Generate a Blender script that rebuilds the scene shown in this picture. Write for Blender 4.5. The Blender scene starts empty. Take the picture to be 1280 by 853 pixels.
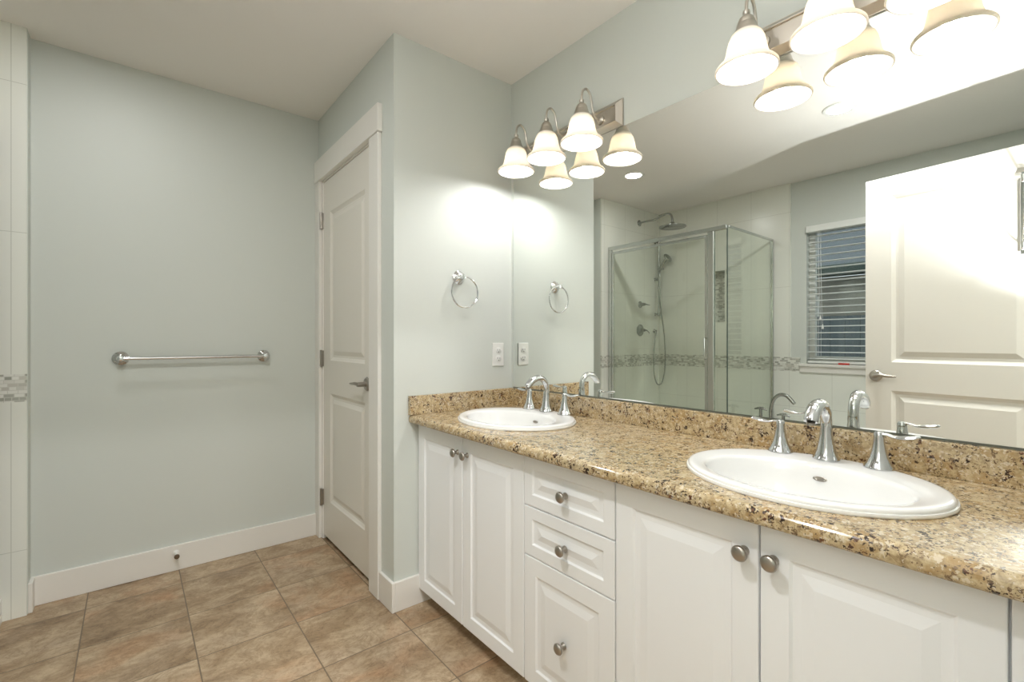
import bpy, bmesh, math, random
from mathutils import Vector, Matrix
random.seed(7)
S = bpy.context.scene
COL = S.collection
PI = math.pi

# ------------------------------------------------------------------ camera, world, exposure
TH = math.radians(39.2386)
cam_d = bpy.data.cameras.new('camera'); cam = bpy.data.objects.new('camera', cam_d); COL.objects.link(cam)
cam.location = (0, 0, 1.142)
cam.rotation_euler = (PI/2, 0, -TH)
cam_d.sensor_width = 36; cam_d.lens = 36*583.04/1280
cam_d.shift_y = -(426.5-425.82)/1280
cam_d.clip_start = 0.01; cam_d.clip_end = 100
S.camera = cam

BULB = 2.1        # W per vanity bulb
DOWN = 4.0         # W per recessed light
HALL_FILL = 21.0  # W of the added fill lamp in the unseen hall
# photographer's flash standing at the camera, turned up to the ceiling (it throws the door's shadow across the ceiling)
FLASH = 7.0
fl = bpy.data.lights.new('camera_flash', 'SPOT'); fl.energy = FLASH*10; fl.color = (.95, .985, 1); fl.spot_size = math.radians(140); fl.spot_blend = 1.0; fl.shadow_soft_size = .03
flo = bpy.data.objects.new('camera_flash', fl); COL.objects.link(flo); flo.location = (.02, -.02, 1.22); flo.rotation_euler = (PI, 0, 0)
w = bpy.data.worlds.new('dusk'); S.world = w; w.use_nodes = True
bgn = w.node_tree.nodes['Background']; bgn.inputs[0].default_value = (.66, .74, .82, 1); bgn.inputs[1].default_value = 0.9
S.view_settings.view_transform = 'Standard'; S.view_settings.look = 'None'
S.view_settings.exposure = 0.92; S.view_settings.gamma = 1.0
S.view_settings.use_curve_mapping = False
try:
    S.cycles.use_denoising = True
    S.cycles.max_bounces = 14; S.cycles.diffuse_bounces = 8; S.cycles.glossy_bounces = 8
    S.cycles.transparent_max_bounces = 16; S.cycles.transmission_bounces = 8
    S.cycles.caustics_reflective = False; S.cycles.caustics_refractive = False
    S.cycles.sample_clamp_indirect = 6
except Exception: pass

# ------------------------------------------------------------------ materials
def nmat(name):
    m = bpy.data.materials.new(name); m.use_nodes = True
    nt = m.node_tree; b = nt.nodes['Principled BSDF']
    return m, nt, b
def L(nt, a, b): nt.links.new(a, b)
def plain(name, col, rough=.5, metal=0., spec=.5, bump=0., bscale=80., coat=0.):
    m, nt, b = nmat(name)
    b.inputs['Base Color'].default_value = (*col, 1); b.inputs['Roughness'].default_value = rough
    b.inputs['Metallic'].default_value = metal; b.inputs['Specular IOR Level'].default_value = spec
    b.inputs['Coat Weight'].default_value = coat
    n = nt.nodes.new('ShaderNodeTexNoise'); n.inputs['Scale'].default_value = bscale; n.inputs['Detail'].default_value = 3
    g = nt.nodes.new('ShaderNodeNewGeometry'); L(nt, g.outputs['Position'], n.inputs['Vector'])
    mr = nt.nodes.new('ShaderNodeMapRange'); mr.inputs['To Min'].default_value = max(0, rough-.03); mr.inputs['To Max'].default_value = rough+.03
    L(nt, n.outputs['Fac'], mr.inputs['Value']); L(nt, mr.outputs[0], b.inputs['Roughness'])
    if bump:
        bp = nt.nodes.new('ShaderNodeBump'); bp.inputs['Strength'].default_value = bump; bp.inputs['Distance'].default_value = .001
        L(nt, n.outputs['Fac'], bp.inputs['Height']); L(nt, bp.outputs[0], b.inputs['Normal'])
    return m

PAINT = (.61, .64, .605)
M = {}
M['paint'] = plain('pale_green_grey_wall_paint', PAINT, .55, bump=.12, bscale=260)
M['ceil'] = plain('flat_ceiling_paint', (.84, .81, .775), .8, bump=.2, bscale=220)
M['trim'] = plain('white_trim_paint', (.78, .76, .72), .38)
M['door'] = plain('white_door_paint', (.74, .71, .65), .38)
M['cab'] = plain('white_thermofoil', (.875, .89, .905), .3)
M['chrome'] = plain('polished_chrome', (.66, .67, .68), .08, metal=1.)
M['shower_chrome'] = plain('bath_chrome', (.40, .41, .39), .14, metal=1.)
M['nickel'] = plain('brushed_nickel', (.56, .52, .46), .3, metal=1.)
M['knob'] = plain('satin_nickel_knob', (.42, .39, .35), .3, metal=1.)
M['porc'] = plain('white_vitreous_china', (.86, .86, .85), .07, spec=.6)
M['acryl'] = plain('white_acrylic', (.8, .8, .77), .15)
M['plast'] = plain('white_plastic', (.80, .80, .77), .35)
M['dark'] = plain('dark_slot', (.02, .02, .02), .7)
M['black'] = plain('gap_shade_black', (.06, .05, .045), .8)
M['alu'] = plain('bright_anodised_aluminium', (.62, .64, .62), .22, metal=1.)
M['red'] = plain('red_plastic', (.55, .03, .02), .4)
M['rubber'] = plain('white_rubber', (.7, .7, .68), .6)
M['bronze'] = plain('aged_bronze', (.22, .17, .12), .35, metal=1.)
M['blind'] = plain('white_blind_vinyl', (.78, .80, .78), .4)
M['cord'] = plain('white_cord', (.8, .8, .78), .8)
M['mirror'] = plain('silvered_mirror', (.925, .945, .915), .0, metal=1.)
M['mirror'].node_tree.nodes['Principled BSDF'].inputs['Roughness'].default_value = 0
for l in list(M['mirror'].node_tree.links):
    if l.to_socket.name == 'Roughness': M['mirror'].node_tree.links.remove(l)
M['mirror_edge'] = plain('dark_mirror_edge', (.10, .11, .09), .3)
M['ext_wall'] = plain('neighbour_beige_siding', (.36, .33, .28), .8)
M['ext_roof'] = plain('neighbour_slate_roof', (.15, .165, .18), .9)
M['ext_dark'] = plain('neighbour_dark_gutter', (.035, .06, .05), .6)
M['fence'] = plain('blue_grey_fence_stain', (.10, .125, .145), .8)
M['soil'] = plain('garden_soil', (.06, .07, .05), .9)
M['carpet'] = plain('hall_floor', (.35, .31, .26), .9)

def glass():
    m = bpy.data.materials.new('greenish_clear_glass'); m.use_nodes = True; nt = m.node_tree; nt.nodes.clear()
    o = nt.nodes.new('ShaderNodeOutputMaterial'); t = nt.nodes.new('ShaderNodeBsdfTransparent'); t.inputs[0].default_value = (.95, .965, .94, 1)
    g = nt.nodes.new('ShaderNodeBsdfGlossy'); g.inputs['Roughness'].default_value = 0; g.inputs[0].default_value = (.95, 1, .96, 1)
    lw = nt.nodes.new('ShaderNodeLayerWeight'); lw.inputs[0].default_value = .5
    f = nt.nodes.new('ShaderNodeMath'); f.operation = 'POWER'; f.inputs[1].default_value = 5; L(nt, lw.outputs['Facing'], f.inputs[0])
    f2 = nt.nodes.new('ShaderNodeMath'); f2.operation = 'MULTIPLY_ADD'; f2.inputs[1].default_value = .95; f2.inputs[2].default_value = .045; L(nt, f.outputs[0], f2.inputs[0]); f = f2
    mx = nt.nodes.new('ShaderNodeMixShader'); L(nt, f.outputs[0], mx.inputs[0]); L(nt, t.outputs[0], mx.inputs[1]); L(nt, g.outputs[0], mx.inputs[2])
    L(nt, mx.outputs[0], o.inputs[0]); return m
M['glass'] = glass()

def shade_mat():
    m = bpy.data.materials.new('frosted_white_shade_glass'); m.use_nodes = True; nt = m.node_tree; nt.nodes.clear()
    o = nt.nodes.new('ShaderNodeOutputMaterial')
    t = nt.nodes.new('ShaderNodeBsdfTranslucent'); t.inputs[0].default_value = (.86, .78, .68, 1)
    d = nt.nodes.new('ShaderNodeBsdfDiffuse'); d.inputs[0].default_value = (.88, .86, .80, 1)
    mx = nt.nodes.new('ShaderNodeMixShader'); mx.inputs[0].default_value = .79
    L(nt, t.outputs[0], mx.inputs[1]); L(nt, d.outputs[0], mx.inputs[2])
    g = nt.nodes.new('ShaderNodeBsdfGlossy'); g.inputs['Roughness'].default_value = .25
    m2 = nt.nodes.new('ShaderNodeMixShader'); m2.inputs[0].default_value = .05
    L(nt, mx.outputs[0], m2.inputs[1]); L(nt, g.outputs[0], m2.inputs[2]); L(nt, m2.outputs[0], o.inputs[0]); return m
M['shade'] = shade_mat()

def emit(name, col, s):
    m = bpy.data.materials.new(name); m.use_nodes = True; nt = m.node_tree; nt.nodes.clear()
    o = nt.nodes.new('ShaderNodeOutputMaterial'); e = nt.nodes.new('ShaderNodeEmission'); e.inputs[0].default_value = (*col, 1); e.inputs[1].default_value = s
    L(nt, e.outputs[0], o.inputs[0]); return m
M['bulb'] = emit('lit_frosted_bulb', (1, .93, .82), 9.)
M['lens'] = emit('lit_downlight_lens', (1, .95, .86), 4.)

def ramp(nt, fac, stops, interp='LINEAR'):
    r = nt.nodes.new('ShaderNodeValToRGB'); cr = r.color_ramp; cr.interpolation = interp
    while len(cr.elements) > 1: cr.elements.remove(cr.elements[-1])
    cr.elements[0].position = stops[0][0]; cr.elements[0].color = (*stops[0][1], 1)
    for p, c in stops[1:]:
        e = cr.elements.new(p); e.color = (*c, 1)
    L(nt, fac, r.inputs[0]); return r.outputs[0]
def noise(nt, vec, scale, detail=4, rough=.55, dist=0.):
    n = nt.nodes.new('ShaderNodeTexNoise'); n.inputs['Scale'].default_value = scale; n.inputs['Detail'].default_value = detail
    n.inputs['Roughness'].default_value = rough; n.inputs['Distortion'].default_value = dist; L(nt, vec, n.inputs['Vector']); return n.outputs['Fac']
def mixc(nt, fac, a, b, mode='MIX'):
    x = nt.nodes.new('ShaderNodeMix'); x.data_type = 'RGBA'; x.blend_type = mode
    if isinstance(fac, float): x.inputs[0].default_value = fac
    else: L(nt, fac, x.inputs[0])
    for i, v in ((6, a), (7, b)):
        if isinstance(v, tuple): x.inputs[i].default_value = (*v, 1)
        else: L(nt, v, x.inputs[i])
    return x.outputs[2]
def mathn(nt, op, a, b=0., c=None):
    n = nt.nodes.new('ShaderNodeMath'); n.operation = op
    for i, v in enumerate((a, b) + ((c,) if c is not None else ())):
        if isinstance(v, (int, float)): n.inputs[i].default_value = v
        else: L(nt, v, n.inputs[i])
    return n.outputs[0]

def granite():
    m, nt, b = nmat('speckled_gold_granite')
    g = nt.nodes.new('ShaderNodeNewGeometry'); P = g.outputs['Position']
    def warp(amp, sc):
        dn = nt.nodes.new('ShaderNodeTexNoise'); dn.inputs['Scale'].default_value = sc; dn.inputs['Detail'].default_value = 3; L(nt, P, dn.inputs['Vector'])
        vm = nt.nodes.new('ShaderNodeVectorMath'); vm.operation = 'MULTIPLY_ADD'; L(nt, dn.outputs['Color'], vm.inputs[0]); vm.inputs[1].default_value = (amp,)*3; L(nt, P, vm.inputs[2]); return vm.outputs[0]
    base = ramp(nt, noise(nt, P, 70, 7, .72, .8), [(.30, (.20, .14, .075)), (.42, (.38, .29, .17)), (.5, (.52, .42, .265)), (.58, (.61, .505, .335)), (.72, (.71, .64, .49))])
    big = noise(nt, P, 5, 3, .6, .4)
    base = mixc(nt, ramp(nt, big, [(.42, (0, 0, 0)), (.66, (.5, .5, .5))]), base, (.60, .54, .43))
    gold = ramp(nt, noise(nt, P, 24, 5, .7, .3), [(.5, (0, 0, 0)), (.64, (.7, .7, .7))])
    base = mixc(nt, gold, base, (.42, .275, .12))
    def specks(scale, amp, wsc, thr_gain, off, csc, cols):
        v = nt.nodes.new('ShaderNodeTexVoronoi'); v.inputs['Scale'].default_value = scale; L(nt, warp(amp, wsc), v.inputs['Vector'])
        sep = nt.nodes.new('ShaderNodeSeparateColor'); L(nt, v.outputs['Color'], sep.inputs[0])
        cl = noise(nt, P, csc, 4, .65)
        sel = mathn(nt, 'LESS_THAN', sep.outputs[0], mathn(nt, 'MULTIPLY', mathn(nt, 'MAXIMUM', mathn(nt, 'SUBTRACT', cl, off), 0.), thr_gain))
        return sel, ramp(nt, sep.outputs[1], cols)
    s1, c1_ = specks(300, .010, 170, 1.9, .44, 30, [(0, (.10, .07, .045)), (1, (.30, .21, .13))])
    base = mixc(nt, s1, base, c1_)
    s2, c2_ = specks(175, .012, 130, 3.8, .505, 34, [(0, (.028, .016, .012)), (.6, (.055, .035, .028)), (.85, (.17, .075, .04)), (1, (.10, .08, .065))])
    base = mixc(nt, s2, base, c2_)
    s3, c3_ = specks(210, .010, 150, 1.2, .40, 40, [(0, (.80, .75, .65)), (1, (.72, .66, .56))])
    base = mixc(nt, mathn(nt, 'MULTIPLY', s3, .7), base, c3_)
    base = mixc(nt, 1.0, base, (.92, .875, .78), 'MULTIPLY')
    L(nt, base, b.inputs['Base Color']); b.inputs['Roughness'].default_value = .12; b.inputs['Specular IOR Level'].default_value = .55
    return m
M['granite'] = granite()

def floor_tile():
    m, nt, b = nmat('beige_slate_look_floor_tile')
    g = nt.nodes.new('ShaderNodeNewGeometry'); P = g.outputs['Position']
    sx = nt.nodes.new('ShaderNodeSeparateXYZ'); L(nt, P, sx.inputs[0])
    T = .335
    u = mathn(nt, 'DIVIDE', mathn(nt, 'SUBTRACT', sx.outputs[0], .185), T); vv = mathn(nt, 'DIVIDE', sx.outputs[1], T)
    def edge(c):
        f = mathn(nt, 'FRACT', c, 0.); a = mathn(nt, 'ABSOLUTE', mathn(nt, 'SUBTRACT', f, .5), 0.); return a
    e = mathn(nt, 'MAXIMUM', edge(u), edge(vv))
    gr = mathn(nt, 'GREATER_THAN', e, .5-.0065)
    cid = nt.nodes.new('ShaderNodeCombineXYZ'); L(nt, mathn(nt, 'FLOOR', u, 0.), cid.inputs[0]); L(nt, mathn(nt, 'FLOOR', vv, 0.), cid.inputs[1])
    wn = nt.nodes.new('ShaderNodeTexWhiteNoise'); L(nt, cid.outputs[0], wn.inputs['Vector'])
    off = nt.nodes.new('ShaderNodeVectorMath'); off.operation = 'MULTIPLY_ADD'; L(nt, wn.outputs['Color'], off.inputs[0]); off.inputs[1].default_value = (7, 9, 5); L(nt, P, off.inputs[2])
    mp = nt.nodes.new('ShaderNodeMapping'); mp.inputs['Scale'].default_value = (1, 1.45, 1); mp.inputs['Rotation'].default_value = (0, 0, -.15); L(nt, off.outputs[0], mp.inputs[0])
    V = mp.outputs[0]
    c = ramp(nt, noise(nt, V, 3.4, 9, .64, .5), [(.30, (.20, .145, .09)), (.43, (.33, .255, .175)), (.54, (.44, .365, .27)), (.68, (.57, .50, .40))])
    rust = ramp(nt, noise(nt, V, 2.3, 5, .6, .4), [(.53, (0, 0, 0)), (.70, (.7, .7, .7))])
    c = mixc(nt, rust, c, (.46, .275, .16))
    grey = ramp(nt, noise(nt, off.outputs[0], 3.1, 4, .6), [(.5, (0, 0, 0)), (.7, (.6, .6, .6))])
    c = mixc(nt, grey, c, (.46, .405, .335))
    fine = ramp(nt, noise(nt, V, 26, 5, .7), [(.35, (.82, .80, .78)), (.6, (1, 1, 1))])
    c = mixc(nt, 1.0, c, fine, 'MULTIPLY')
    vein = ramp(nt, mathn(nt, 'ABSOLUTE', mathn(nt, 'SUBTRACT', noise(nt, V, 6.5, 8, .72, 1.2), .5), 0.), [(0, (.66, .60, .54)), (.02, (.86, .84, .81)), (.06, (1, 1, 1))])
    c = mixc(nt, .8, c, vein, 'MULTIPLY')
    pits = ramp(nt, noise(nt, P, 90, 4, .75), [(.36, (.70, .66, .60)), (.47, (1, 1, 1))])
    c = mixc(nt, .7, c, pits, 'MULTIPLY')
    c = mixc(nt, 1.0, c, (1.08, .985, .87), 'MULTIPLY')
    c = mixc(nt, gr, c, (.17, .125, .08))
    L(nt, c, b.inputs['Base Color'])
    b.inputs['Roughness'].default_value = .42
    bp = nt.nodes.new('ShaderNodeBump'); bp.inputs['Strength'].default_value = .5; bp.inputs['Distance'].default_value = .002
    hh = mathn(nt, 'SUBTRACT', mathn(nt, 'MULTIPLY', noise(nt, V, 9, 6, .6), .6), gr)
    L(nt, hh, bp.inputs['Height']); L(nt, bp.outputs[0], b.inputs['Normal'])
    return m
M['floor'] = floor_tile()

def wall_tile(name, axis, x0, tw, hlines, mosaic=True):
    """glossy white wall tile; axis 0/1 = horizontal world axis; joints at x0+k*tw and at the heights hlines; mosaic band .889-1.003"""
    m, nt, b = nmat(name)
    g = nt.nodes.new('ShaderNodeNewGeometry'); P = g.outputs['Position']
    sx = nt.nodes.new('ShaderNodeSeparateXYZ'); L(nt, P, sx.inputs[0]); U = sx.outputs[axis]; Z = sx.outputs[2]
    u = mathn(nt, 'DIVIDE', mathn(nt, 'SUBTRACT', U, x0), tw)
    a = mathn(nt, 'ABSOLUTE', mathn(nt, 'SUBTRACT', mathn(nt, 'FRACT', u, 0.), .5), 0.)
    gr = mathn(nt, 'GREATER_THAN', a, .5-.0013/tw)
    for hz in hlines:
        gr = mathn(nt, 'MAXIMUM', gr, mathn(nt, 'LESS_THAN', mathn(nt, 'ABSOLUTE', mathn(nt, 'SUBTRACT', Z, hz), 0.), .0013))
    c = mixc(nt, gr, (.80, .81, .75), (.60, .61, .55))
    if mosaic: c = mos(nt, P, U, Z, c, .889, 1.003)
    L(nt, c, b.inputs['Base Color']); b.inputs['Roughness'].default_value = .24
    return m
def mos(nt, P, U, Z, c, z0, z1):
    co = nt.nodes.new('ShaderNodeCombineXYZ'); L(nt, U, co.inputs[0]); L(nt, mathn(nt, 'ADD', Z, .889*0), co.inputs[1])
    br = nt.nodes.new('ShaderNodeTexBrick'); L(nt, co.outputs[0], br.inputs['Vector'])
    br.inputs['Scale'].default_value = 1; br.inputs['Brick Width'].default_value = .030; br.inputs['Row Height'].default_value = .0142
    br.inputs['Mortar Size'].default_value = .0012; br.inputs['Color1'].default_value = (0, 0, 0, 1); br.inputs['Color2'].default_value = (1, 1, 1, 1); br.inputs['Mortar'].default_value = (0, 0, 0, 1)
    br.offset = .37; br.squash = .7; br.squash_frequency = 3
    sc = nt.nodes.new('ShaderNodeSeparateColor'); L(nt, br.outputs['Color'], sc.inputs[0])
    bc = ramp(nt, sc.outputs[0], [(0, (.36, .37, .32)), (.3, (.46, .46, .41)), (.5, (.72, .72, .67)), (.8, (.80, .80, .75)), (1, (.50, .48, .42))])
    bc = mixc(nt, br.outputs['Fac'], bc, (.62, .62, .56))
    inb = mathn(nt, 'MULTIPLY', mathn(nt, 'GREATER_THAN', Z, z0), mathn(nt, 'LESS_THAN', Z, z1))
    return mixc(nt, inb, c, bc)
M['tileA'] = wall_tile('white_wall_tile_end', 0, -.38, .305, (.274, 1.588, 2.203))
M['tileB'] = wall_tile('white_wall_tile_long', 1, 1.234, .305, (.599, 1.588, 2.203))
M['mosaic'] = wall_tile('mosaic_niche_tile', 1, 0, 9., ())
def niche_mat():
    m, nt, b = nmat('niche_glass_mosaic'); g = nt.nodes.new('ShaderNodeNewGeometry'); sx = nt.nodes.new('ShaderNodeSeparateXYZ'); L(nt, g.outputs['Position'], sx.inputs[0])
    c = mos(nt, None, sx.outputs[1], sx.outputs[2], (.7, .7, .65), 0., 3.); L(nt, c, b.inputs['Base Color']); b.inputs['Roughness'].default_value = .2; return m
M['mosaic'] = niche_mat()

# ------------------------------------------------------------------ mesh helpers
def nb(): return bmesh.new()
def box(bm, x0, x1, y0, y1, z0, z1, bev=0., seg=2):
    r = bmesh.ops.create_cube(bm, size=1)
    vs = r['verts']
    for v in vs:
        v.co = Vector((x0 if v.co.x < 0 else x1, y0 if v.co.y < 0 else y1, z0 if v.co.z < 0 else z1))
    if bev:
        es = list({e for v in vs for e in v.link_edges})
        bmesh.ops.bevel(bm, geom=es, offset=bev, segments=seg, profile=.5, affect='EDGES')
    return bm
def lathe(bm, prof, loc=(0, 0, 0), axis='Z', seg=32, cap=True):
    """prof = [(r, h)...] turned about an axis through loc; h grows along the axis (prefix '-' turns it round)"""
    loc = Vector(loc)
    R = {'Z': Matrix.Identity(3), '-Z': Matrix.Rotation(PI, 3, 'X'), 'X': Matrix.Rotation(PI/2, 3, 'Y'), '-X': Matrix.Rotation(-PI/2, 3, 'Y'),
         'Y': Matrix.Rotation(-PI/2, 3, 'X'), '-Y': Matrix.Rotation(PI/2, 3, 'X')}[axis] if isinstance(axis, str) else axis
    rings = []
    for r, h in prof:
        if r < 1e-6: rings.append([bm.verts.new(loc + R @ Vector((0, 0, h)))])
        else: rings.append([bm.verts.new(loc + R @ Vector((r*math.cos(2*PI*k/seg), r*math.sin(2*PI*k/seg), h))) for k in range(seg)])
    for a, b in zip(rings, rings[1:]):
        for k in range(seg):
            k2 = (k+1) % seg
            if len(a) == 1 and len(b) == 1: continue
            if len(a) == 1: bm.faces.new((a[0], b[k], b[k2]))
            elif len(b) == 1: bm.faces.new((a[k], b[0], a[k2]))
            else: bm.faces.new((a[k], b[k], b[k2], a[k2]))
    if cap:
        if len(rings[0]) > 1: bm.faces.new(rings[0])
        if len(rings[-1]) > 1: bm.faces.new(rings[-1])
    return bm
def smooth_path(pts, n=6):
    P = [Vector(p) for p in pts]; out = []
    for i in range(len(P)-1):
        p0 = P[max(i-1, 0)]; p1 = P[i]; p2 = P[i+1]; p3 = P[min(i+2, len(P)-1)]
        for k in range(n):
            t = k/n
            out.append(.5*((2*p1)+(-p0+p2)*t+(2*p0-5*p1+4*p2-p3)*t*t+(-p0+3*p1-3*p2+p3)*t**3))
    out.append(P[-1]); return out
def tube(bm, pts, rad, seg=12, smooth=6, flat=None, closed=False):
    """rad: number or list (per control point); flat: (wide, thin) factors list for an elliptic section"""
    P = smooth_path(pts, smooth) if smooth and not closed else [Vector(p) for p in pts]
    n = len(P)
    def R(i):
        if isinstance(rad, (int, float)): return rad
        t = i/(n-1)*(len(rad)-1); k = min(int(t), len(rad)-2); return rad[k]*(1-(t-k))+rad[k+1]*(t-k)
    ups = None; rings = []; up = None
    for i in range(n):
        t = (P[(i+1) % n]-P[i-1]) if closed else (P[min(i+1, n-1)]-P[max(i-1, 0)]); t.normalize()
        if up is None:
            up = Vector((0, 0, 1)) if abs(t.z) < .9 else Vector((1, 0, 0))
        s = t.cross(up).normalized(); up = s.cross(t).normalized()
        fw, ft = flat if flat else (1, 1)
        rings.append([bm.verts.new(P[i]+R(i)*(fw*math.cos(2*PI*k/seg)*s+ft*math.sin(2*PI*k/seg)*up)) for k in range(seg)])
    m = n if closed else n-1
    for i in range(m):
        a = rings[i]; b = rings[(i+1) % n]
        for k in range(seg): bm.faces.new((a[k], a[(k+1) % seg], b[(k+1) % seg], b[k]))
    if not closed: bm.faces.new(rings[0][::-1]); bm.faces.new(rings[-1])
    return bm
def ring(bm, c, R, r, ax1, ax2, n=48, seg=10):
    c = Vector(c); a = Vector(ax1); b = Vector(ax2)
    return tube(bm, [c+R*(math.cos(2*PI*k/n)*a+math.sin(2*PI*k/n)*b) for k in range(n)], r, seg=seg, closed=True)
def panels(bm, o, U, V, N, w, h, th, cells, prof, us=None, vs=None):
    """slab with front at o (lower-left), U x V, thickness th behind (-N); cells = [(u0,u1,v0,v1)], each gets nested loops prof=[(inset, depth)]"""
    o, U, V, N = map(Vector, (o, U, V, N))
    us = sorted(set([0, w]+[c[0] for c in cells]+[c[1] for c in cells])); vs = sorted(set([0, h]+[c[2] for c in cells]+[c[3] for c in cells]))
    cache = {}
    def pt(u, v, d=0.):
        k = (round(u, 5), round(v, 5), round(d, 5))
        if k not in cache: cache[k] = bm.verts.new(o+U*u+V*v+N*d)
        return cache[k]
    def cellof(u, v):
        for c in cells:
            if c[0] < u < c[1] and c[2] < v < c[3]: return c
    for i in range(len(us)-1):
        for j in range(len(vs)-1):
            if not cellof((us[i]+us[i+1])/2, (vs[j]+vs[j+1])/2):
                bm.faces.new((pt(us[i], vs[j]), pt(us[i+1], vs[j]), pt(us[i+1], vs[j+1]), pt(us[i], vs[j+1])))
    for c in cells:
        def loop(i, d): return [pt(c[0]+i, c[2]+i, d), pt(c[1]-i, c[2]+i, d), pt(c[1]-i, c[3]-i, d), pt(c[0]+i, c[3]-i, d)]
        prev = loop(0, 0)
        for (i, d) in prof:
            cur = loop(i, d)
            for k in range(4): bm.faces.new((prev[k], prev[(k+1) % 4], cur[(k+1) % 4], cur[k]))
            prev = cur
        bm.faces.new(prev)
    e = .003
    a = [(0, 0), (w, 0), (w, h), (0, h)]
    # boundary ring verts on the front edge
    def front_ring():
        out = []
        for u in us: out.append((u, 0))
        for v in vs[1:]: out.append((w, v))
        for u in us[::-1][1:]: out.append((u, h))
        for v in vs[::-1][1:-1]: out.append((0, v))
        return out
    fr = front_ring(); n = len(fr)
    back = [pt(u, v, -th) for u, v in fr]
    for k in range(n): bm.faces.new((pt(*fr[k]), back[k], back[(k+1) % n], pt(*fr[(k+1) % n])))
    bm.faces.new(back)
    return bm
def obj(name, bm, mat, parent=None, smooth=False, angle=35):
    bmesh.ops.remove_doubles(bm, verts=bm.verts, dist=1e-6)
    bmesh.ops.recalc_face_normals(bm, faces=bm.faces)
    if parent is not None:
        q = parent; off = Vector((0, 0, 0))
        while q is not None: off += q.location; q = q.parent
        bmesh.ops.translate(bm, verts=bm.verts, vec=-off)
    me = bpy.data.meshes.new(name)
    if smooth:
        for f in bm.faces: f.smooth = True
        for e in bm.edges:
            if len(e.link_faces) == 2 and e.calc_face_angle(0) > math.radians(angle): e.smooth = False
    bm.to_mesh(me); bm.free()
    me.materials.append(mat)
    o = bpy.data.objects.new(name, me); COL.objects.link(o)
    if parent is not None: o.parent = parent
    return o
def tag(o, label=None, cat=None, group=None, kind=None):
    if label: o['label'] = label
    if cat: o['category'] = cat
    if group: o['group'] = group
    if kind: o['kind'] = kind
    return o
def thing(name, loc, label, cat, group=None, kind=None):
    o = bpy.data.objects.new(name, None); COL.objects.link(o); o.location = loc; o.empty_display_size = .05
    return tag(o, label, cat, group, kind)
def struct(name, bm, mat, label, cat='structure', parent=None, smooth=False):
    o = obj(name, bm, mat, parent, smooth)
    if parent is None: tag(o, label, cat, kind='structure')
    return o
def copy_tree(o, parent=None):
    c = o.copy(); COL.objects.link(c)
    if parent is not None: c.parent = parent
    for ch in [x for x in ALL() if x.parent == o]: copy_tree(ch, c)
    return c
def ALL(): return list(COL.objects)

# ------------------------------------------------------------------ room shell (metres; x to the mirror wall, y to the far wall)
XM, YT, XD, YF, H = 1.49, 1.836, .857, 2.86, 2.44
XJ, YS, XL, YW = -.334, 2.773, -1.238, 0.0
T = .12
XW = XM+.006
WIN = (.60, 1.415, .955, 2.062)     # window opening: y0,y1,z0,z1
bm = nb(); box(bm, XL-.4, XW+T, -1.7, YF+.7, -.06, 0); struct('floor', bm, M['floor'], 'beige mottled square tile floor running through the bathroom', 'floor')
bm = nb(); box(bm, XL-T, XW+T, -1.7, YF+T, H, H+.08); struct('ceiling', bm, M['ceil'], 'flat off-white ceiling over the whole room', 'ceiling')
bm = nb(); box(bm, XW, XW+T, YW, YT+T, 0, H); struct('wall_right', bm, M['paint'], 'pale grey wall behind the mirror and the light bars', 'wall')
bm = nb(); box(bm, XD, XW, YT, YT+.1, 0, H); struct('wall_side', bm, M['paint'], 'short pale wall carrying the towel ring and outlet', 'wall')
DY0, DY1, DZ = 2.055, 2.795, 2.068
bm = nb(); box(bm, XD, XD+.11, YT+.1, DY0, 0, H); box(bm, XD, XD+.11, DY1, YF, 0, H); box(bm, XD, XD+.11, DY0, DY1, DZ, H)
struct('wall_closet', bm, M['paint'], 'narrow pale green wall around the closed two-panel door', 'wall')
bm = nb(); box(bm, XD+.11, XW, YT+.1, YF+T, 0, H); struct('wall_closet_core', bm, M['paint'], 'solid wall mass behind the closed door', 'wall')
bm = nb(); box(bm, XJ, XD+.11, YF, YF+T, 0, H); struct('wall_far', bm, M['paint'], 'green-grey far wall carrying the long towel bar', 'wall')
bm = nb(); box(bm, XL-T, XJ, YS+.01, YF+T, 0, H); struct('wall_shower', bm, M['paint'], 'wall stub that carries the tiled shower end', 'wall')
bm = nb(); box(bm, XL, XJ-.001, YS, YS+.01, .0, H); struct('wall_shower_tile', bm, M['tileA'], 'white tiled shower end wall with a mosaic strip', 'wall tile')
# left wall with window opening
NI = (2.080, 2.250, 1.31, 1.787)
bm = nb()
X0, X1 = XL-.012-.11, XL-.010
box(bm, X0, X1, WIN[1], NI[0], 0, H); box(bm, X0, X1, NI[1], YS+.01, 0, H); box(bm, X0, X1, NI[0], NI[1], 0, NI[2]); box(bm, X0, X1, NI[0], NI[1], NI[3], H)
box(bm, X0, X1, -T, WIN[0], 0, H); box(bm, X0, X1, WIN[0], WIN[1], 0, WIN[2]-.01); box(bm, X0, X1, WIN[0], WIN[1], WIN[3], H)
box(bm, X0-.01, X0, NI[0]-.05, NI[1]+.05, NI[2]-.05, NI[3]+.05)
struct('wall_left', bm, M['paint'], 'pale green wall with the window, seen in the mirror', 'wall')
TE = 1.529
bm = nb()
xa, xb = XL-.010, XL
box(bm, xa, xb, TE, NI[0], 0, H); box(bm, xa, xb, NI[1], YS, 0, H); box(bm, xa, xb, NI[0], NI[1], 0, NI[2]); box(bm, xa, xb, NI[0], NI[1], NI[3], H)
box(bm, xa, xb, 1.458, TE, 0, 1.003); box(bm, xa, xb, .0, 1.458, 0, .885)
struct('wall_left_tile', bm, M['tileB'], 'white tile cladding of shower and tub wall with mosaic band', 'wall tile')
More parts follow.
